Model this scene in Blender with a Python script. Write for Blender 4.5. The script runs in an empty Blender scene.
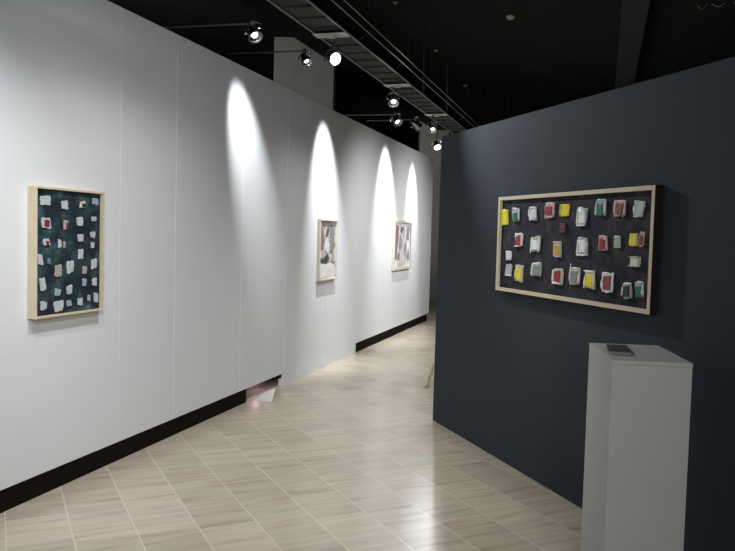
import bpy, bmesh, math, random
from mathutils import Vector, Matrix
R = math.radians
sc = bpy.context.scene
col = sc.collection
random.seed(7)

# ------------------------------------------------------------------ frames
YW, YD, YT = R(16.858), R(-18.527), R(-25.86)
KW, KD = -3.128, -2.684
NW = Vector((math.cos(YW), -math.sin(YW), 0)); DW = Vector((math.sin(YW), math.cos(YW), 0))
ND = Vector((-math.cos(YD), math.sin(YD), 0)); DD = Vector((math.sin(YD), math.cos(YD), 0))
RZW = math.atan2(DW.y, DW.x)            # local x runs along the white wall, local y into it
RZD = math.atan2(-DD.y, -DD.x)          # the same for the dark wall
def W(s, n, z): return NW * (KW + n) + DW * s + Vector((0, 0, z))
def D(s, n, z): return ND * (KD + n) + DD * s + Vector((0, 0, z))

# ------------------------------------------------------------------ materials
MATS = {}
def mat(name, color=(.5, .5, .5), rough=.6, metal=0., spec=.5, noise=0., nscale=20., bump=0., bscale=60., emit=None, estr=0.):
    if name in MATS: return MATS[name]
    m = bpy.data.materials.new(name); m.use_nodes = True
    nt = m.node_tree; b = nt.nodes['Principled BSDF']
    b.inputs['Base Color'].default_value = (*color, 1)
    b.inputs['Roughness'].default_value = rough
    b.inputs['Metallic'].default_value = metal
    b.inputs['Specular IOR Level'].default_value = spec
    tc = nt.nodes.new('ShaderNodeTexCoord')
    if noise:
        n = nt.nodes.new('ShaderNodeTexNoise'); n.inputs['Scale'].default_value = nscale; n.inputs['Detail'].default_value = 4
        nt.links.new(tc.outputs['Object'], n.inputs['Vector'])
        r = nt.nodes.new('ShaderNodeMapRange'); r.inputs['To Min'].default_value = 1 - noise; r.inputs['To Max'].default_value = 1 + noise
        nt.links.new(n.outputs['Fac'], r.inputs['Value'])
        x = nt.nodes.new('ShaderNodeVectorMath'); x.operation = 'SCALE'; x.inputs[0].default_value = color
        nt.links.new(r.outputs[0], x.inputs['Scale']); nt.links.new(x.outputs[0], b.inputs['Base Color'])
    if bump:
        n = nt.nodes.new('ShaderNodeTexNoise'); n.inputs['Scale'].default_value = bscale; n.inputs['Detail'].default_value = 3
        nt.links.new(tc.outputs['Object'], n.inputs['Vector'])
        bp = nt.nodes.new('ShaderNodeBump'); bp.inputs['Strength'].default_value = bump; bp.inputs['Distance'].default_value = .01
        nt.links.new(n.outputs['Fac'], bp.inputs['Height']); nt.links.new(bp.outputs[0], b.inputs['Normal'])
    if emit:
        b.inputs['Emission Color'].default_value = (*emit, 1); b.inputs['Emission Strength'].default_value = estr
    MATS[name] = m
    return m

M_white = mat('painted_canvas_wall', (.72, .74, .765), .75, spec=.2, noise=.03, nscale=1.3, bump=.12, bscale=160)
M_navy = mat('dark_slate_paint', (.038, .048, .060), .85, spec=.12, noise=.10, nscale=3, bump=.1, bscale=90)
M_plinth = mat('pedestal_paint', (.45, .46, .44), .8, spec=.12, noise=.04, nscale=9, bump=.05, bscale=80)
M_black = mat('black_ceiling_paint', (.022, .023, .022), .9, spec=.1, noise=.3, nscale=2)
M_blackwall = mat('black_hall_paint', (.008, .008, .009), .9, spec=.1, noise=.3, nscale=2)
M_void = mat('dark_gap_fill', (.011, .008, .007), .9, spec=.05, noise=.2, nscale=4)  # near-black that gives the shade under the white wall
M_beam = mat('grey_beam_paint', (.055, .056, .055), .9, spec=.1, noise=.1, nscale=3)
M_conc = mat('raw_concrete', (.23, .24, .22), .9, spec=.2, noise=.25, nscale=2.5, bump=.3, bscale=30)
M_frame = mat('pale_maple', (.62, .53, .38), .55, spec=.3, noise=.10, nscale=14)
M_frame2 = mat('bleached_ash', (.64, .58, .50), .6, spec=.3, noise=.08, nscale=14)
M_edge = mat('dark_frame_edge', (.018, .015, .013), .7, spec=.15)
M_easel = mat('easel_beech', (.68, .62, .46), .55, spec=.3, noise=.15, nscale=20)
M_steel = mat('dull_galvanised_steel', (.24, .25, .24), .6)
M_plate = mat('pale_steel_plate', (.42, .43, .42), .6)
M_arm = mat('dark_grey_arm', (.10, .10, .105), .6)
M_pan = mat('dark_tray_mesh', (.035, .037, .035), .8, spec=.2, noise=.15, nscale=8)
M_chrome = mat('chrome_housing', (.42, .43, .46), .22, metal=1.)
M_dkmetal = mat('black_lamp_metal', (.03, .03, .033), .4, metal=.3)
M_lens = mat('lit_lens', (1, 1, 1), .4, emit=(.95, .98, 1), estr=3.5)
M_lensbright = mat('lit_lens_strong', (1, 1, 1), .4, emit=(.97, .99, 1), estr=16)
M_plast = mat('detector_plastic', (.5, .5, .46), .6)
M_cond = mat('pale_conduit', (.5, .5, .48), .5)
M_dcard = mat('charcoal_card', (.018, .018, .02), .35)
M_page = mat('card_edge', (.20, .19, .16), .8)
M_strip = mat('rose_lit_board', (.42, .30, .34), .8, spec=.1)
M_kick = mat('pale_board', (.75, .73, .71), .7)

def floor_mat():
    m = bpy.data.materials.new('striated_stone_tiles'); m.use_nodes = True
    nt = m.node_tree; N = nt.nodes; L = nt.links; b = N['Principled BSDF']
    tc = N.new('ShaderNodeTexCoord')
    rot = N.new('ShaderNodeVectorRotate'); rot.rotation_type = 'Z_AXIS'; rot.inputs['Angle'].default_value = YT
    L.new(tc.outputs['Object'], rot.inputs['Vector'])
    sp = N.new('ShaderNodeSeparateXYZ'); L.new(rot.outputs[0], sp.inputs[0])
    def math_(op, a, b_=None, c=None):
        n = N.new('ShaderNodeMath'); n.operation = op
        for i, v in enumerate((a, b_, c)):
            if v is None: continue
            if isinstance(v, (int, float)): n.inputs[i].default_value = v
            else: L.new(v, n.inputs[i])
        return n.outputs[0]
    TW, TL = .3125, .375
    u = math_('DIVIDE', math_('SUBTRACT', sp.outputs['X'], .365), TW)
    iu = math_('FLOOR', u); fu = math_('FRACT', u)
    v = math_('DIVIDE', math_('SUBTRACT', sp.outputs['Y'], math_('MULTIPLY_ADD', iu, -.042, .352)), TL)
    iv = math_('FLOOR', v); fv = math_('FRACT', v)
    # distance from the joints
    du = math_('MULTIPLY', math_('MINIMUM', fu, math_('SUBTRACT', 1., fu)), TW)
    dv = math_('MULTIPLY', math_('MINIMUM', fv, math_('SUBTRACT', 1., fv)), TL)
    def edge(d, w0, w1):
        r = N.new('ShaderNodeMapRange'); r.interpolation_type = 'SMOOTHSTEP'
        r.inputs['From Min'].default_value = w0; r.inputs['From Max'].default_value = w1
        r.inputs['To Min'].default_value = 1; r.inputs['To Max'].default_value = 0
        L.new(d, r.inputs['Value']); return r.outputs[0]
    ju = edge(du, .0015, .005); jv = math_('MULTIPLY', edge(dv, .001, .0035), .25)
    joint = math_('MAXIMUM', ju, jv)
    # per tile random
    cv = N.new('ShaderNodeCombineXYZ'); L.new(iu, cv.inputs[0]); L.new(iv, cv.inputs[1])
    wn = N.new('ShaderNodeTexWhiteNoise'); wn.noise_dimensions = '2D'; L.new(cv.outputs[0], wn.inputs['Vector'])
    # striations along the short joints
    st = N.new('ShaderNodeCombineXYZ')
    L.new(math_('MULTIPLY_ADD', sp.outputs['X'], 1.6, math_('MULTIPLY', wn.outputs['Value'], 40)), st.inputs[0])
    L.new(math_('MULTIPLY', sp.outputs['Y'], 17.), st.inputs[1])
    n1 = N.new('ShaderNodeTexNoise'); n1.inputs['Scale'].default_value = 1.; n1.inputs['Detail'].default_value = 5; n1.inputs['Roughness'].default_value = .6
    L.new(st.outputs[0], n1.inputs['Vector'])
    cr = N.new('ShaderNodeValToRGB'); L.new(n1.outputs['Fac'], cr.inputs['Fac'])
    e = cr.color_ramp.elements
    e[0].position = .28; e[0].color = (.37, .308, .240, 1)
    e[1].position = .72; e[1].color = (.59, .520, .415, 1)
    k = cr.color_ramp.elements.new(.45); k.color = (.50, .436, .345, 1)
    tr = N.new('ShaderNodeMapRange'); tr.inputs['To Min'].default_value = .88; tr.inputs['To Max'].default_value = 1.08
    L.new(wn.outputs['Value'], tr.inputs['Value'])
    sc_ = N.new('ShaderNodeVectorMath'); sc_.operation = 'SCALE'; L.new(cr.outputs[0], sc_.inputs[0]); L.new(tr.outputs[0], sc_.inputs['Scale'])
    mx = N.new('ShaderNodeMix'); mx.data_type = 'RGBA'; L.new(joint, mx.inputs['Factor']); L.new(sc_.outputs[0], mx.inputs[6])
    mx.inputs[7].default_value = (.66, .61, .51, 1)
    L.new(mx.outputs[2], b.inputs['Base Color'])
    rr = N.new('ShaderNodeMapRange'); rr.inputs['To Min'].default_value = .21; rr.inputs['To Max'].default_value = .29
    L.new(n1.outputs['Fac'], rr.inputs['Value']); L.new(rr.outputs[0], b.inputs['Roughness'])
    b.inputs['Specular IOR Level'].default_value = .5
    nb = N.new('ShaderNodeTexNoise'); nb.inputs['Scale'].default_value = 5; L.new(tc.outputs['Object'], nb.inputs['Vector'])
    bp = N.new('ShaderNodeBump'); bp.inputs['Strength'].default_value = .10; bp.inputs['Distance'].default_value = .02
    L.new(nb.outputs['Fac'], bp.inputs['Height']); L.new(bp.outputs[0], b.inputs['Normal'])
    return m
M_floor = floor_mat()

def canvas_mat(name, stops, scale=6., streak=1.):
    m = bpy.data.materials.new(name); m.use_nodes = True
    nt = m.node_tree; N = nt.nodes; L = nt.links; b = N['Principled BSDF']
    tc = N.new('ShaderNodeTexCoord'); mp = N.new('ShaderNodeMapping'); mp.inputs['Scale'].default_value = (1, 1, streak)
    L.new(tc.outputs['Object'], mp.inputs[0])
    n = N.new('ShaderNodeTexNoise'); n.inputs['Scale'].default_value = scale; n.inputs['Detail'].default_value = 6; n.inputs['Roughness'].default_value = .65
    L.new(mp.outputs[0], n.inputs['Vector'])
    cr = N.new('ShaderNodeValToRGB'); L.new(n.outputs['Fac'], cr.inputs['Fac'])
    e = cr.color_ramp.elements
    e[0].position, e[0].color = stops[0][0], (*stops[0][1], 1)
    e[1].position, e[1].color = stops[-1][0], (*stops[-1][1], 1)
    for p, c in stops[1:-1]:
        k = e.new(p); k.color = (*c, 1)
    L.new(cr.outputs[0], b.inputs['Base Color'])
    b.inputs['Roughness'].default_value = .8; b.inputs['Specular IOR Level'].default_value = .2
    bp = N.new('ShaderNodeBump'); bp.inputs['Strength'].default_value = .5; bp.inputs['Distance'].default_value = .01
    L.new(n.outputs['Fac'], bp.inputs['Height']); L.new(bp.outputs[0], b.inputs['Normal'])
    return m
M_canvasA = canvas_mat('teal_black_canvas', [(.34, (.009, .013, .020)), (.50, (.016, .028, .038)), (.62, (.040, .078, .088)), (.72, (.12, .20, .21))], 8)
M_canvasD = canvas_mat('charcoal_canvas', [(.34, (.008, .009, .013)), (.5, (.020, .022, .030)), (.60, (.036, .030, .040)), (.72, (.07, .055, .065))], 11)
M_printB = canvas_mat('grey_brown_drawing', [(.30, (.10, .085, .08)), (.42, (.26, .22, .20)), (.52, (.50, .47, .44)), (.70, (.68, .66, .63))], 8)
M_printC = canvas_mat('pale_mauve_drawing', [(.34, (.26, .22, .25)), (.44, (.50, .46, .50)), (.54, (.72, .71, .72)), (.70, (.80, .79, .78))], 7)

# ------------------------------------------------------------------ mesh helpers
def finish(name, bm, m, parent=None, loc=None, rz=None, smooth=False):
    bmesh.ops.recalc_face_normals(bm, faces=bm.faces)
    me = bpy.data.meshes.new(name); bm.to_mesh(me); bm.free()
    if m: me.materials.append(m)
    if smooth:
        for p in me.polygons: p.use_smooth = True
    o = bpy.data.objects.new(name, me); col.objects.link(o)
    if parent: o.parent = parent
    if loc is not None: o.location = loc
    if rz is not None: o.rotation_euler = (0, 0, rz)
    return o
def box(bm, x0, x1, y0, y1, z0, z1, mtx=None, bevel=0.):
    r = bmesh.ops.create_cube(bm, size=1.)
    vs = r['verts']
    for v in vs:
        v.co = Vector(((x0 + x1) / 2 + v.co.x * (x1 - x0), (y0 + y1) / 2 + v.co.y * (y1 - y0), (z0 + z1) / 2 + v.co.z * (z1 - z0)))
        if mtx: v.co = mtx @ v.co
    if bevel:
        es = list({e for v in vs for e in v.link_edges})
        bmesh.ops.bevel(bm, geom=es, offset=bevel, segments=2, affect='EDGES', profile=.5)
def rod(bm, a, b, r, seg=10, r2=None):
    a = Vector(a); b = Vector(b); d = b - a
    q = Vector((0, 0, 1)).rotation_difference(d.normalized()).to_matrix().to_4x4()
    bmesh.ops.create_cone(bm, cap_ends=True, segments=seg, radius1=r, radius2=r if r2 is None else r2, depth=d.length,
                          matrix=Matrix.Translation((a + b) / 2) @ q)
def tube(bm, pts, r, seg=6):
    rings = []
    P = [Vector(p) for p in pts]
    for i, p in enumerate(P):
        t = (P[min(i + 1, len(P) - 1)] - P[max(i - 1, 0)]).normalized()
        u = t.cross(Vector((.3, .9, .31))).normalized(); v = t.cross(u)
        rings.append([bm.verts.new(p + (u * math.cos(2 * math.pi * k / seg) + v * math.sin(2 * math.pi * k / seg)) * r) for k in range(seg)])
    for a, b in zip(rings, rings[1:]):
        for k in range(seg): bm.faces.new((a[k], a[(k + 1) % seg], b[(k + 1) % seg], b[k]))
    bm.faces.new(rings[0]); bm.faces.new(rings[-1][::-1])
def lathe(bm, prof, mtx, seg=28):
    rings = []
    for r, z in prof:
        rings.append([bm.verts.new(mtx @ Vector((r * math.cos(2 * math.pi * k / seg), r * math.sin(2 * math.pi * k / seg), z))) for k in range(seg)])
    for a, b in zip(rings, rings[1:]):
        for k in range(seg): bm.faces.new((a[k], a[(k + 1) % seg], b[(k + 1) % seg], b[k]))
    return rings
def tag(o, label, cat, group=None, kind=None):
    o['label'] = label; o['category'] = cat
    if group: o['group'] = group
    if kind: o['kind'] = kind
    return o
def struct(o, label, cat='wall'):
    o['kind'] = 'structure'; o['label'] = label; o['category'] = cat
    return o
def thing(name, label, cat, loc=(0, 0, 0), rz=0., group=None):
    o = bpy.data.objects.new(name, None); col.objects.link(o); o.empty_display_size = .1
    o.location = loc; o.rotation_euler = (0, 0, rz)
    return tag(o, label, cat, group)

# ------------------------------------------------------------------ the room
CEIL = 4.6
bm = bmesh.new(); box(bm, -11, 13, -7, 27, -.1, 0)
struct(finish('floor', bm, M_floor), 'beige striated stone tile floor laid on the diagonal', 'floor')
bm = bmesh.new(); box(bm, -11, 13, -7, 27, CEIL, CEIL + .1)
struct(finish('ceiling', bm, M_black), 'black painted ceiling high above the gallery', 'ceiling')
for nm, a, lb in (('wall_west', (-11.1, -11, -7, 27), 'black hall wall far behind the white partition'), ('wall_east', (13, 13.1, -7, 27), 'black hall wall beyond the dark partition'),
              ('wall_north', (-11, 13, 27, 27.1), 'black hall wall at the far end'), ('wall_south', (-11, 13, -7.1, -7), 'black hall wall behind the viewer')):
    bm = bmesh.new(); box(bm, a[0], a[1], a[2], a[3], 0, CEIL); struct(finish(nm, bm, M_blackwall), lb)

# white partition: panels side by side, one stretch standing on the floor
TOPW = 3.07; THK = .06
bm = bmesh.new()
seams = [-3.0, -1.6, -.35, .86, 2.08, 3.29, 4.51, 5.22, 6.36, 7.39]
for a, b in zip(seams, seams[1:]): box(bm, a + .002, b - .002, 0, THK, .13, TOPW, bevel=.0018)
for a, b in ((7.39, 8.62), (8.62, 9.86)): box(bm, a + .002, b - .002, 0, THK, 0, TOPW, bevel=.0018)
for a, b in ((9.86, 11.08), (11.08, 12.3), (12.3, 13.5), (13.5, 14.45)): box(bm, a + .002, b - .002, 0, THK, .13, TOPW, bevel=.0018)
box(bm, -2.9, 14.4, THK - .004, THK + .03, .16, TOPW - .03)
struct(finish('wall_left', bm, M_white, None, W(0, 0, 0), RZW), 'long white panelled partition wall hung with three pictures')
bm = bmesh.new()
for a, b in ((-3.0, 6.52), (9.9, 14.3)): box(bm, a, b, .004, .05, 0, .128)  # black boards added in the open gap, standing in for its unlit depth
struct(finish('gap_shade_board', bm, M_void, None, W(0, 0, 0), RZW), 'black board added for the shade in the open gap under the white partition', 'gap_board')

# dark partition
bm = bmesh.new()
box(bm, 0, 5.2, 0, .16, 0, 2.455, bevel=.004)
struct(finish('wall_right', bm, M_navy, None, D(6.115, 0, 0), RZD), 'dark slate blue freestanding partition wall')

# ceiling beams
bm = bmesh.new(); box(bm, -4, 24, -.40, 0, 4.2, CEIL - .002)
struct(finish('trim_1', bm, M_black, None, W(0, -.915, 0), RZW), 'black ceiling duct running along the white partition', 'beam')
a = Vector((3.23, 9.74, 0)); b = Vector((4.76, 14.77, 0)); d = (b - a).normalized()
bm = bmesh.new(); box(bm, -5, 14, -.155, .155, 4.42, CEIL - .002)
struct(finish('trim_2', bm, M_beam, None, a, math.atan2(d.y, d.x)), 'grey ceiling beam above the dark partition', 'beam')

def column(name, x0, x1, y0, dep, rz, label):
    bm = bmesh.new(); w = x1 - x0
    box(bm, -w / 2, w / 2, 0, dep, 0, CEIL - .002, bevel=.012)
    z = .9
    for k in range(5):          # formwork joints
        box(bm, -w / 2 - .002, w / 2 + .002, -.002, dep + .002, z * (k + .5), z * (k + .5) + .008)
    o = finish(name, bm, M_conc, None, ((x0 + x1) / 2, y0, 0), rz)
    tag(o, label, 'column', 'concrete columns behind the white partition')
column('concrete_column', -1.53, -.60, 12.0, .8, .0, 'wide raw grey concrete column rising behind the white partition, nearer of the two')
column('concrete_column', 1.20, 1.90, 19.0, .6, .0, 'grey concrete column beyond the far end of the white partition')

# ------------------------------------------------------------------ pedestal and cards
def prism(bm, foot, z0, z1, bevel=0.):
    lo = [bm.verts.new((x, y, z0)) for x, y in foot]; hi = [bm.verts.new((x, y, z1)) for x, y in foot]
    n = len(foot)
    bm.faces.new(lo[::-1]); bm.faces.new(hi)
    for i in range(n): bm.faces.new((lo[i], lo[(i + 1) % n], hi[(i + 1) % n], hi[i]))
    if bevel: bmesh.ops.bevel(bm, geom=list(bm.edges), offset=bevel, segments=2, affect='EDGES')
PED = Vector((1.357*.909, 3.825*.909, 0)); PRZ = R(-5.9)
PH = 1.10
t = thing('pedestal', 'tall grey white rectangular pedestal in front of the dark wall', 'pedestal', PED, PRZ)
bm = bmesh.new(); box(bm, -.1637, .1637, -.2665, .2665, 0, PH - .018, bevel=.002); finish('body', bm, M_plinth, t)
bm = bmesh.new(); box(bm, -.1645, .1645, -.2675, .2675, PH - .0175, PH, bevel=.002); finish('top_board', bm, M_plinth, t)
# small stack of dark cards
cx_, cy_ = 1.270*.9065, 3.848*.9065
t = thing('card_stack', 'small stack of charcoal cards lying on top of the grey pedestal', 'cards', (cx_, cy_, PH), R(-14))
bm = bmesh.new(); box(bm, -.046, .046, -.113, .113, .0005, .013, bevel=.001); finish('card_block', bm, M_page, t)
bm = bmesh.new(); box(bm, -.048, .048, -.116, .116, .0135, .0165, bevel=.0008); finish('cover_card', bm, M_dcard, t)

# ------------------------------------------------------------------ pictures
def frame_parts(t, x0, x1, z0, z1, depth, face, edging=False, fm=None):
    """box frame: outer rails as four children, hollow inside; local y = into the wall, wall plane at y = 0"""
    bm = bmesh.new(); box(bm, x0, x0 + face, -depth, -.001, z0, z1, bevel=.0012); finish('frame_side', bm, fm or M_frame, t)
    bm = bmesh.new(); box(bm, x1 - face, x1, -depth, -.001, z0, z1, bevel=.0012); finish('frame_side', bm, fm or M_frame, t)
    bm = bmesh.new(); box(bm, x0 + face, x1 - face, -depth, -.001, z1 - face, z1, bevel=.0012); finish('frame_rail', bm, fm or M_frame, t)
    bm = bmesh.new(); box(bm, x0 + face, x1 - face, -depth, -.001, z0, z0 + face, bevel=.0012); finish('frame_rail', bm, fm or M_frame, t)
    if edging:  # thin dark strips round the outer sides of the frame
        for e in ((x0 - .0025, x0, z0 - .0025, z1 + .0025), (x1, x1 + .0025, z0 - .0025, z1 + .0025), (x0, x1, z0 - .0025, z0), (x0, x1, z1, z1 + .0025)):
            bm = bmesh.new(); box(bm, e[0], e[1], -depth + .002, -.001, e[2], e[3]); o = finish('outer_edge', bm, M_edge, t); o['label'] = 'dark outer edge of the frame'
    bm = bmesh.new(); box(bm, x0 + face * .6, x1 - face * .6, -.008, -.002, z0 + face * .6, z1 - face * .6); finish('backing_board', bm, fm or M_frame, t)
def slab(name, m, t, x0, x1, z0, z1, y0, y1):
    bm = bmesh.new(); box(bm, x0, x1, y0, y1, z0, z1, bevel=.001)
    return finish(name, bm, m, t)
def patch_bm(w, h, d, seed, power=5., jit=.06, skew=0.):
    """hand-cut slab of paint: an uneven outline, a steep rim and a nearly flat face; power 5 = squarish, 3 = rounder"""
    rnd = random.Random(seed); bm = bmesh.new()
    cut = .10 if power >= 5 else .24
    out = []
    for sx, sz in ((1, 1), (-1, 1), (-1, -1), (1, -1)):
        cx, cz = sx * (1 + rnd.uniform(-1, 1) * jit * 1.6), sz * (1 + rnd.uniform(-1, 1) * jit * 1.6)
        q = [(cx, cz - sz * cut * 1.2), (cx - sx * cut * .3, cz - sz * cut * .3), (cx - sx * cut * 1.2, cz)]
        if sx * sz < 0: q.reverse()
        out += q
    P = []
    for i, (x, z) in enumerate(out):
        x2, z2 = out[(i + 1) % len(out)]; P.append((x, z))
        if math.hypot(x2 - x, z2 - z) > .8:
            for f in (.3, .65): P.append((x + (x2 - x) * f + rnd.uniform(-jit, jit), z + (z2 - z) * f + rnd.uniform(-jit, jit)))
    base, mid, top = [], [], []
    for x, z in P:
        x = x * w / 2 + skew * z * h / 2; z = z * h / 2
        base.append(bm.verts.new((x, 0, z))); mid.append(bm.verts.new((x * .98, -d * .8, z * .98)))
        top.append(bm.verts.new((x * .88, -d * (1 + rnd.uniform(-.15, .15)), z * .90)))
    n = len(P); cen = bm.verts.new((0, -d * .95, 0))
    for k in range(n):
        j = (k + 1) % n
        bm.faces.new((base[k], base[j], mid[j], mid[k])); bm.faces.new((mid[k], mid[j], top[j], top[k])); bm.faces.new((top[k], top[j], cen))
    bm.faces.new(base[::-1])
    return bm
def pcol(key):
    c = {'white': (.68, .70, .70), 'ltgrey': (.48, .53, .54), 'cream': (.58, .55, .46), 'beige': (.50, .45, .40), 'lilac': (.46, .46, .54),
         'bluegrey': (.28, .38, .42), 'teal': (.10, .22, .25), 'red': (.30, .012, .03), 'dred': (.10, .02, .025), 'dark': (.02, .02, .025), 'yellow': (.78, .66, .02),
         'green': (.012, .14, .075), 'pgreen': (.34, .47, .38), 'pink': (.55, .36, .36), 'orange': (.62, .34, .04), 'brown': (.24, .05, .035), 'bwhite': (.86, .87, .86),
         'grey': (.25, .25, .24), 'dimgrey': (.36, .42, .43), 'dimbeige': (.38, .35, .31), 'wine': (.22, .02, .035), 'sand': (.50, .46, .34)}[key]
    return mat('paint_' + key, c, .4, noise=.22, nscale=28, bump=.35, bscale=45)

# picture with pale patches on the white wall
PA = [(3.73,1.745,.098,.064,'ltgrey'),(3.901,1.729,.066,.055,'ltgrey'),(4.064,1.739,.054,.045,'cream','dark'),(4.192,1.762,.075,.047,'bluegrey'),
(3.738,1.62,.093,.075,'white','red'),(3.913,1.61,.044,.055,'beige','red'),(4.039,1.633,.07,.057,'white'),(4.18,1.654,.056,.036,'lilac'),
(3.742,1.504,.068,.043,'white','red'),(3.857,1.495,.034,.055,'white'),(3.898,1.492,.016,.043,'beige'),(4.052,1.532,.059,.05,'ltgrey'),(4.169,1.552,.056,.043,'lilac'),(4.167,1.484,.036,.042,'ltgrey'),
(3.692,1.403,.051,.064,'white'),(3.766,1.396,.026,.043,'teal'),(4.052,1.433,.059,.069,'ltgrey'),(4.184,1.366,.056,.071,'ltgrey'),(3.847,1.337,.076,.081,'beige'),(3.955,1.355,.074,.079,'white'),(4.09,1.33,.042,.046,'beige'),
(3.713,1.263,.057,.078,'ltgrey'),(3.84,1.206,.06,.048,'bluegrey'),(3.948,1.215,.052,.061,'lilac'),(4.088,1.253,.048,.047,'bluegrey'),(4.192,1.253,.05,.05,'ltgrey'),
(3.718,1.137,.067,.054,'lilac'),(3.852,1.124,.093,.071,'white'),(3.946,1.134,.055,.045,'bluegrey'),(4.05,1.137,.053,.05,'ltgrey'),(4.134,1.152,.031,.043,'beige'),(4.208,1.151,.057,.068,'white')]
ox, oz = 3.945, 1.06
t = thing('framed_painting', 'upright dark teal painting with rows of pale patches in a thin maple frame', 'painting', W(ox, 0, oz), RZW, )
x0, x1, z0, z1 = 3.632 - ox, 4.258 - ox, 1.066 - oz, 1.825 - oz
frame_parts(t, x0, x1, z0, z1, .06, .012)
slab('canvas', M_canvasA, t, x0 + .0125, x1 - .0125, z0 + .0125, z1 - .0125, -.035, -.010)
for i, p in enumerate(PA):
    s, z, w, h, c = p[:5]
    w = w * .80; h = h * .9; c = {'white': 'ltgrey', 'beige': 'dimbeige'}.get(c, c)
    if len(p) > 5: p = p[:5] + ({'red': 'wine'}.get(p[5], p[5]),)
    o = finish('paint_patch', patch_bm(w, h, .008, i, 3.2, .13, random.uniform(-.10, .10)), pcol(c), t, (s - ox, -.035, z - oz))
    if len(p) > 5:
        finish('centre_patch', patch_bm(w * .5, h * .6, .005, i + 50, 2.5, .15), pcol(p[5]), o, (.004, -.0075, -.004))

# picture with coloured slabs on the dark wall
PD = [(4.879,1.749,.10,.113,'yellow',None),(4.722,1.764,.10,.097,'ltgrey','green'),(4.5,1.767,.105,.099,'ltgrey','white'),(4.673,1.593,.105,.095,'white','red'),(4.45,1.567,.11,.102,'pgreen','bwhite'),
(4.804,1.479,.075,.067,'white',None),(4.802,1.378,.09,.078,'lilac',None),(4.646,1.366,.115,.115,'sand','yellow'),(4.423,1.4,.125,.097,'pgreen','grey'),
(4.296,1.789,.12,.101,'pink','red'),(4.124,1.782,.095,.086,'yellow',None),(3.936,1.742,.098,.118,'ltgrey','bwhite'),(4.136,1.674,.067,.061,'dred',None),(4.19,1.541,.092,.10,'sand','orange'),
(3.918,1.568,.105,.122,'ltgrey','bwhite'),(4.174,1.376,.112,.106,'cream','red'),(3.987,1.387,.105,.108,'cream','grey'),(3.832,1.373,.105,.115,'cream','yellow'),
(3.755,1.793,.095,.105,'bluegrey','green'),(3.582,1.782,.10,.097,'pink','brown'),(3.419,1.778,.085,.088,'ltgrey',None),(3.722,1.587,.088,.086,'pink','red'),(3.593,1.598,.06,.066,'pgreen',None),
(3.454,1.613,.072,.081,'yellow',None),(3.386,1.614,.035,.077,'sand','brown'),(3.434,1.496,.085,.057,'sand','white'),(3.664,1.368,.115,.118,'white','brown'),(3.488,1.338,.08,.088,'ltgrey','dark'),(3.39,1.352,.068,.09,'ltgrey','green')]
oc, oz = 4.118, 1.23
t = thing('framed_painting', 'wide charcoal painting with rows of bright coloured slabs hanging on the dark wall', 'painting', D(oc, 0, oz), RZD)
def fx(s): return oc - s
x0, x1, z0, z1 = fx(4.955), fx(3.282), 1.228 - oz, 1.893 - oz
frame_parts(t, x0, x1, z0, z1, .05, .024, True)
slab('canvas', M_canvasD, t, x0 + .0245, x1 - .0245, z0 + .0245, z1 - .0245, -.030, -.010)
for i, p in enumerate(PD):
    s, z, w, h, c, c2 = p
    rn = random.Random(900 + i)
    o = finish('paint_slab', patch_bm(w * .88, h * .94, .010, 100 + i, 5., .10, random.uniform(-.12, .12)), pcol({'ltgrey': 'dimgrey', 'cream': 'sand'}.get(c, c) if c2 else c), t, (fx(s), -.030, z - oz))
    if c2:
        finish('inner_slab', patch_bm(w * .60, h * .66, .008, 200 + i, 5., .11, random.uniform(-.15, .15)), pcol(c2), o, (.004, -.009, -.004 if c2 != 'green' else -.012))
    rc = {'yellow': 'sand', 'dred': 'brown', 'sand': 'cream', 'pink': 'cream'}.get(c, 'bwhite')
    for k in range(3 if c2 else 1):          # broken pale ridges left along the rim
        if rn.random() < .5: q = patch_bm(w * rn.uniform(.35, .8), h * .09, .005, 300 + 7 * i + k, 3., .3, .2); at = (rn.uniform(-.1, .1) * w, -.0085, rn.choice((-.43, .43)) * h)
        else: q = patch_bm(w * .09, h * rn.uniform(.35, .8), .005, 300 + 7 * i + k, 3., .3, .1); at = (rn.choice((-.43, .43)) * w, -.0085, rn.uniform(-.1, .1) * h)
        finish('paint_ridge', q, pcol(rc), o, at)

# two drawings further along
def poly(name, pts, m, t, x0, x1, z0, z1, y, th=.0012):
    bm = bmesh.new()
    P = [(x0 + (x1 - x0) * u, z0 + (z1 - z0) * v) for u, v in pts]
    a = [bm.verts.new((x, y, z)) for x, z in P]; b = [bm.verts.new((x, y - th, z)) for x, z in P]
    bm.faces.new(a[::-1]); bm.faces.new(b); n = len(P)
    for i in range(n): bm.faces.new((a[i], a[(i + 1) % n], b[(i + 1) % n], b[i]))
    return finish(name, bm, m, t)
def inkm(nm, c): return mat('ink_' + nm, c, .8, noise=.35, nscale=14)
oc2, oz = 8.597, 1.05
t = thing('framed_drawing', 'narrow looking grey and brown drawing in pale frame, middle of the white wall', 'drawing', W(oc2, 0, oz), RZW)
x0, x1, z0, z1 = 8.29 - oc2, 8.90 - oc2, 0.0, .72
frame_parts(t, x0, x1, z0, z1, .04, .022, fm=M_frame2)
X0, X1, Z0, Z1 = x0 + .023, x1 - .023, z0 + .023, z1 - .023
slab('drawing_sheet', M_printB, t, X0, X1, Z0, Z1, -.020, -.010)
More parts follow.
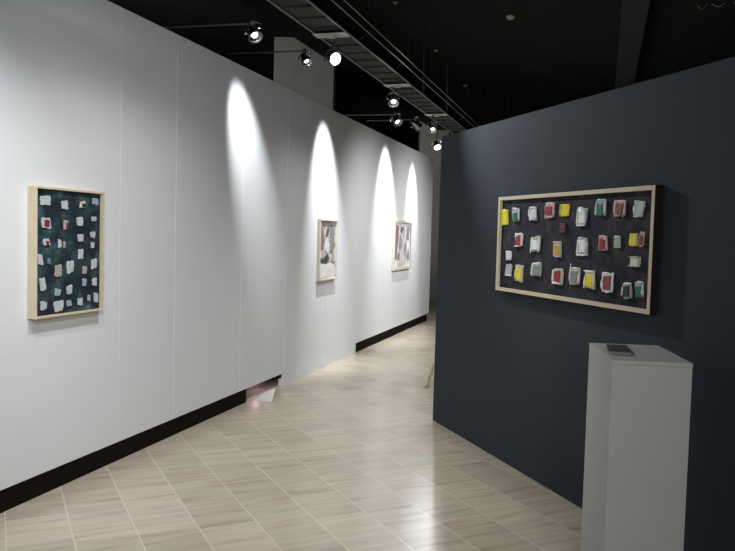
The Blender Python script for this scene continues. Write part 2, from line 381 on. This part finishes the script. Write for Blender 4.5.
for nm, c, pts in (('white', (.66, .65, .62), [(.02, .02), (.97, .02), (.97, .22), (.7, .27), (.35, .24), (.02, .27)]),
                   ('charcoal', (.05, .05, .05), [(.08, .27), (.45, .25), (.62, .33), (.52, .44), (.40, .40), (.22, .33), (.10, .36)]),
                   ('brown', (.20, .14, .12), [(.06, .48), (.24, .50), (.30, .66), (.22, .86), (.10, .90), (.05, .70)]),
                   ('pale', (.60, .59, .58), [(.34, .50), (.55, .46), (.62, .60), (.50, .70), (.36, .64)]),
                   ('grey', (.22, .21, .21), [(.62, .44), (.84, .40), (.90, .72), (.80, .95), (.62, .93), (.70, .68)]),
                   ('dark', (.10, .09, .09), [(.38, .72), (.52, .73), (.60, .86), (.50, .92), (.40, .84)])):
    poly('drawn_shape', pts, inkm(nm, c), t, X0, X1, Z0, Z1, -.020)
oc3, oz = 12.163, 1.05
t = thing('framed_drawing', 'white and mauve grey figure drawing in pale frame near the far end', 'drawing', W(oc3, 0, oz), RZW)
x0, x1, z0, z1 = 11.60 - oc3, 12.725 - oc3, 0.0, .80
frame_parts(t, x0, x1, z0, z1, .04, .045, fm=M_frame2)
X0, X1, Z0, Z1 = x0 + .046, x1 - .046, z0 + .046, z1 - .046
slab('drawing_sheet', M_printC, t, X0, X1, Z0, Z1, -.020, -.010)
for nm, c, pts in (('rust', (.26, .15, .14), [(.02, .20), (.16, .16), (.20, .45), (.26, .70), (.24, .93), (.06, .95), (.03, .60)]),
                   ('slate', (.21, .20, .25), [(.34, .80), (.46, .76), (.56, .84), (.52, .92), (.38, .90)]),
                   ('slate', (.21, .20, .25), [(.72, .62), (.92, .60), (.94, .88), (.84, .96), (.76, .86)]),
                   ('mauve', (.36, .33, .39), [(.26, .42), (.42, .38), (.48, .60), (.38, .74), (.28, .66)]),
                   ('mauve', (.36, .33, .39), [(.62, .28), (.78, .30), (.80, .50), (.68, .58), (.58, .46)]),
                   ('grey', (.22, .21, .21), [(.20, .16), (.34, .14), (.36, .30), (.24, .34)]),
                   ('white', (.66, .65, .62), [(.42, .12), (.60, .10), (.64, .34), (.52, .44), (.40, .30)]),
                   ('slate', (.21, .20, .25), [(.84, .16), (.95, .14), (.95, .34), (.86, .36)])):
    poly('drawn_shape', pts, inkm(nm, c), t, X0, X1, Z0, Z1, -.020)

# ------------------------------------------------------------------ cable tray
ZT = 3.30
t = thing('cable_tray', 'long grey metal cable tray hanging over the walkway', 'tray', W(0, .71, ZT), RZW)
S0, S1 = -1.0, 16.2
def tr(x, n): return Vector((x, -n, 0))
for n, z, h in ((0, 0, .006), (.285, 0, .006), (.41, .045, .0035), (.44, .10, .0035)):
    bm = bmesh.new(); box(bm, S0, S1, -n - h, -n + h, z - h, z + h, bevel=.001)
    finish('side_rail', bm, M_steel, t)
bm = bmesh.new(); box(bm, S0, S1, -.277, -.008, .012, .016); finish('bottom_pan', bm, M_pan, t)
k = 0; s = S0 + .2
while s < S1:
    bm = bmesh.new(); box(bm, s - .008, s + .008, -.279, -.006, -.002, .010); finish('rung', bm, M_pan, t)
    s += .30
s = S0 + .35; i = 0
while s < S1:
    bm = bmesh.new(); rod(bm, (s, -.29, .004), (s + .0, -.438, .098), .005, 6); rod(bm, (s, -.438, .098), (s, -.44, CEIL - ZT - .004), .0018, 6)
    finish('hanger', bm, M_dkmetal, t); s += 1.2
for s in (4.0, 6.27, 8.48, 10.6, 12.6):
    bm = bmesh.new(); box(bm, s - .07, s + .07, -.29, .01, -.016, -.0095, bevel=.001); box(bm, s - .03, s + .03, -.17, -.11, -.034, -.0155, bevel=.002)
    finish('mounting_plate', bm, M_plate, t)

# ------------------------------------------------------------------ track lamps
def lamp(label, pos, aim, hang, style='hang', size=1., lens=None, chrome=True, spot=None, group='spotlights around the white partition'):
    """pos = centre of the lens; aim = point it looks at; hang = point where the stem starts"""
    pos = Vector(pos); aim = Vector(aim); d = (aim - pos).normalized()
    q = Vector((0, 0, -1)).rotation_difference(d).to_matrix().to_4x4()
    t = thing('spotlight', label, 'spotlight', pos, 0, group)
    body = M_chrome if chrome else M_dkmetal
    r = .052 * size; Lh = .12 * size
    bm = bmesh.new()
    pr = [(.001, Lh), (r * .45, Lh), (r * .55, Lh * .93), (r * .6, Lh * .62), (r * .95, Lh * .3), (r * 1.02, 0), (r * 1.06, -.004), (r * 1.06, -.010), (r * .97, -.010), (r * .93, .002), (r * .8, .018), (.001, .018)]
    lathe(bm, pr, q); finish('housing', bm, body, t, smooth=True)
    big = lens is M_lensbright; lr = r * (.9 if big else .46); lz = -.006 if big else .0125
    bm = bmesh.new(); lathe(bm, [(.0005, lz - .004), (lr * .6, lz - .003), (lr, lz + .003), (lr, .0178 if not big else .0), (.0005, .0178 if not big else .0)], q, 24); finish('lens', bm, lens or M_lens, t)
    # yoke
    xa = (q @ Vector((1, 0, 0))); top = q @ Vector((0, 0, Lh * .55)); 
    up = top + Vector((0, 0, .06 * size))
    bm = bmesh.new()
    tube(bm, [top + xa * r * .9, top + xa * r * 1.25, (top + up) / 2 + xa * r * 1.25, up + xa * r * .5, up, up - xa * r * .5, (top + up) / 2 - xa * r * 1.25, top - xa * r * 1.25, top - xa * r * .9], .006 * size, 6)
    finish('yoke', bm, M_chrome if chrome else M_dkmetal, t)
    h = Vector(hang) - pos
    bm = bmesh.new()
    if style == 'hang': rod(bm, up, h, .009, 8)
    else:
        e = Vector((up.x, up.y, h.z)); rod(bm, up, e, .009, 8); rod(bm, e, h, .008, 8); rod(bm, e - Vector((0, 0, .02)), e + Vector((0, 0, .02)), .02, 10)
    finish('stem', bm, M_arm if style != 'hang' else M_dkmetal, t)
    if spot:
        e, ang, blend, rad = spot[:4]
        l = bpy.data.lights.new('spot_light', 'SPOT'); l.energy = e; l.spot_size = R(ang); l.spot_blend = blend; l.shadow_soft_size = rad
        l.color = spot[4] if len(spot) > 4 else (1, .99, .97)
        o = bpy.data.objects.new('spot_light', l); col.objects.link(o); o.location = pos + d * .03
        o.rotation_euler = d.to_track_quat('-Z', 'Y').to_euler()
    return t
def trayp(s, n=.85): return W(s, n, ZT - .037)
COOL = (.96, .985, 1.)
# hanging under the tray
lamp('brightest spotlight, glaring white disc under the nearest visible tray plate', W(6.32, .87, 3.10), (1.5, 4.3, 1.9), trayp(6.32, .87), size=1.05, lens=M_lensbright, spot=(200, 66, .8, .06, COOL))
lamp('chrome spotlight below the second visible tray plate', W(8.52, .80, 3.10), (.5, 6.6, .6), trayp(8.52, .80), size=1.1, spot=(60, 75, .9, .03, COOL))
lamp('small chrome spotlight hanging from the tray, right above the far concrete column', W(10.41, .85, 3.053), (1.0, 9, 1.), trayp(10.41, .85), size=1.0, spot=(45, 80, .9, .03, COOL))
lamp('white glowing spotlight lowest and furthest under the tray', W(11.18, .76, 2.91), (1.5, 9.6, .8), trayp(11.18, .76), size=1.0, lens=M_lensbright, spot=(60, 90, .9, .03, COOL))
# carried on arms reaching over the white partition
def armlamp(label, P, aim, size=1., spot=None):
    P = Vector(P); back = P - NW * .85; z = P.z + .115
    return lamp(label, P, aim, (back.x, back.y, z), 'arm', size, spot=spot)
def onray(s, n, z): return W(s, n, z)
armlamp('leftmost chrome spotlight on an arm above the white wall', W(5.83, .35, 3.19), W(5.2, 1.3, 1.9), 1.1, (8, 50, .8, .02, COOL))
armlamp('chrome spotlight in front of the wide concrete column', W(6.98, .35, 3.235), W(6.5, 1.2, 2.1), .95, (8, 50, .8, .02, COOL))
armlamp('small chrome spotlight on an arm, left of the far concrete column', W(10.43, .35, 3.165), W(9.9, 1.2, 2.3), 1.2, (12, 60, .8, .02, COOL))
armlamp('small tilted chrome spotlight on an arm, just left above the far column', W(11.7, .35, 3.275), W(12.2, 1.2, 2.6), 1.3, (12, 60, .8, .02, COOL))
# black heads up behind the tray that throw the ovals of light on the white wall
for lb, s, s2, z2, e, ang in (('black spotlight behind the tray lighting the large leaning oval of light', 5.85, 6.42, 2.34, 300, 35),
                     ('black spotlight behind the tray lighting the wall above the narrow drawing', 8.30, 8.52, 1.92, 480, 46),
                     ('black spotlight behind the tray lighting the wall above the figure drawing', 11.0, 11.15, 1.84, 520, 51),
                     ('black spotlight behind the tray lighting the last stretch of white wall', 12.75, 12.8, 2.0, 420, 40)):
    lamp(lb, W(s, .55, 3.53), W(s2, 0, z2), W(s, .55, CEIL), 'hang', .9, chrome=False, spot=(e, ang, 1., .03, COOL), group='black spotlights above the tray')

# unseen fill spots without fixtures, added to brighten this part of the gallery
def plain(kind, pos, aim, e, ang=120, blend=1., rad=.12, color=(1, 1, 1)):
    l = bpy.data.lights.new('unseen_light', kind); l.energy = e; l.color = color; l.shadow_soft_size = rad
    if kind == 'SPOT': l.spot_size = R(ang); l.spot_blend = blend
    o = bpy.data.objects.new('unseen_light', l); col.objects.link(o); o.location = pos
    o.rotation_euler = (Vector(aim) - Vector(pos)).to_track_quat('-Z', 'Y').to_euler()
plain('SPOT', (1.2, -.8, 2.7), W(3.9, 0, .9), 225, 74, 1., .15, (.97, .99, 1))
plain('SPOT', (-.2, .4, 3.0), W(6.8, 0, .7), 310, 62, 1., .15, (.97, .99, 1))
plain('SPOT', W(2.5, 1.1, 3.2), W(2.75, 0, 1.5), 120, 84, 1., .04, COOL)
plain('SPOT', (.5, -2.5, 2.0), (1.5, 4.0, .8), 330, 60, 1., .2, (1, .99, .97))
plain('SPOT', W(9.6, 1.9, 2.9), W(10.5, .2, .6), 170, 120, 1., .15, (1, .99, .97))
plain('SPOT', W(12.4, 2.3, 2.9), W(12.8, .2, .8), 220, 120, 1., .15, (1, .99, .97))
plain('SPOT', (-.2, 3.5, 4.0), (-1.0, 5.2, 0), 300, 84, 1., .15, (1, .98, .95))
plain('SPOT', (.9, 7.5, 3.9), (.3, 8.2, 0), 160, 100, 1., .15, (1, .98, .95))
# more added fill without fixtures, brightening the columns behind the partition
plain('SPOT', (-4.2, 7.5, 3.6), (-1.0, 12.2, 3.4), 330, 80, 1., .2, (1, 1, .97))
plain('SPOT', (-1.2, 15.0, 3.2), (1.5, 19, 2.8), 260, 70, 1., .2, (1, .98, .88))
# rose light leaking under the white wall
plain('POINT', W(7.08, -.14, .20), W(7, 0, 0), .6, rad=.05, color=(1, .66, .80))
plain('SPOT', (1.9, 17.0, .6), (1.5, 19, 2.6), 14, 110, 1., .05, (1, .55, .55))

# ------------------------------------------------------------------ small things by the gap
bm = bmesh.new()
A0 = (-1.048, 7.255); B0 = (-.871, 7.205); c1 = W(7.30, -.035, 0); c2 = W(6.75, -.035, 0)
v = [bm.verts.new(p) for p in ((A0[0], A0[1], 0), (B0[0], B0[1], 0), (c1.x, c1.y, 0), (c2.x, c2.y, 0), (B0[0] + .022, B0[1] + .03, .10), (B0[0] - .01, B0[1] + .05, .10))]
for f in ((3, 2, 1, 0), (0, 1, 4), (0, 4, 5), (1, 2, 4), (2, 5, 4), (2, 3, 5), (3, 0, 5)): bm.faces.new([v[i] for i in f])
tag(finish('wedge_block', bm, M_kick), 'small white wedge poking out under the bottom edge of the white wall', 'wedge')
bm = bmesh.new(); box(bm, 6.30, 7.38, 0, .012, 0, .24, bevel=.001)  # board tinted mauve, part of the rose glow put into its colour
st = tag(finish('backing_strip', bm, M_strip, None, W(0, -.20, 0), RZW), 'board with rose light in its colour, seen through the gap under the white wall', 'board')
bm = bmesh.new(); box(bm, 7.20, 7.375, -.185, -.12, .088, .127, bevel=.001); finish('bracket', bm, M_void, st)

# easel, one leg shows past the end of the dark wall
t = thing('easel', 'pale wooden easel mostly hidden behind the dark wall, one foot showing', 'easel', (1.25, 8.3, 0))
apex = Vector((0.0, .05, 1.75)); f1 = Vector((-.605, -.19, .012)); f2 = Vector((.60, -.19, .012)); f3 = Vector((0, .75, .012))
for f in (f1, f2, f3):
    bm = bmesh.new(); rod(bm, f + (apex - f) * .015, apex, .023, 8, .018)
    o = finish('leg', bm, M_easel, t)
    bm = bmesh.new(); dd_ = (apex - f).normalized(); rod(bm, f, f + dd_ * .07, .034, 10, .027); finish('foot', bm, M_easel, o)
bm = bmesh.new(); rod(bm, f1 + (apex - f1) * .45, f2 + (apex - f2) * .45, .014, 8); finish('crossbar', bm, M_easel, t)
bm = bmesh.new(); box(bm, -.25, .25, -.14, -.06, .80, .825, bevel=.0018); finish('ledge', bm, M_easel, t)
bm = bmesh.new(); rod(bm, apex + Vector((0, 0, -.03)), apex + Vector((0, 0, .05)), .03, 12); finish('apex_block', bm, M_easel, t)

# ceiling bits
def detector(x, y, r, label, grp):
    bm = bmesh.new()
    lathe(bm, [(.001, 0), (r, 0), (r, -r * .25), (r * .8, -r * .5), (r * .45, -r * .75), (.001, -r * .8)], Matrix.Identity(4), 20)
    tag(finish('smoke_detector', bm, M_plast, None, (x, y, CEIL - .001), smooth=True), label, 'detector', grp)
detector(1.84, 10.57, .06, 'largest round smoke detector on the black ceiling above the dark wall', 'ceiling detectors')
detector(1.0, 12.58, .035, 'small pale detector on the ceiling right of the tray, middle one', 'ceiling detectors')
detector(1.82, 15.37, .04, 'small pale detector on the ceiling just above the dark wall corner', 'ceiling detectors')
detector(.26, 10.09, .03, 'tiny detector on the ceiling at the top edge beside the tray', 'ceiling detectors')
pts = []
for i in range(60):
    u = i / 59
    pts.append((4.02 + .9 * u, 9.75 + .06 * math.sin(u * 9), 4.575 - .035 * math.sin(u * 26) - .02 * math.sin(u * 11 + 1)))
bm = bmesh.new(); tube(bm, pts, .006, 6)
tag(finish('ceiling_wire', bm, M_cond), 'thin wavy pale wire sagging from the black ceiling at top right', 'wire')

# ------------------------------------------------------------------ world, camera
w = bpy.data.worlds.new('World'); sc.world = w; w.use_nodes = True
w.node_tree.nodes['Background'].inputs['Color'].default_value = (.5, .55, .6, 1)
w.node_tree.nodes['Background'].inputs['Strength'].default_value = .0
cam = bpy.data.cameras.new('Camera'); co = bpy.data.objects.new('Camera', cam); col.objects.link(co)
cam.sensor_width = 36.; cam.sensor_fit = 'HORIZONTAL'; cam.lens = 770 / 735 * 36; cam.clip_start = .05
p, r = R(3.033), R(1.554)
fw = Vector((0, math.cos(p), -math.sin(p))); up = Vector((0, math.sin(p), math.cos(p))); rt = Vector((1, 0, 0))
rt2 = math.cos(r) * rt + math.sin(r) * up; up2 = -math.sin(r) * rt + math.cos(r) * up
m = Matrix((rt2, up2, -fw)).transposed().to_4x4(); m.translation = Vector((0, 0, 1.6))
co.matrix_world = m
sc.camera = co
vs = sc.view_settings; vs.view_transform = 'Standard'; vs.look = 'None'; vs.gamma = 1; vs.exposure = 0.; vs.use_curve_mapping = False
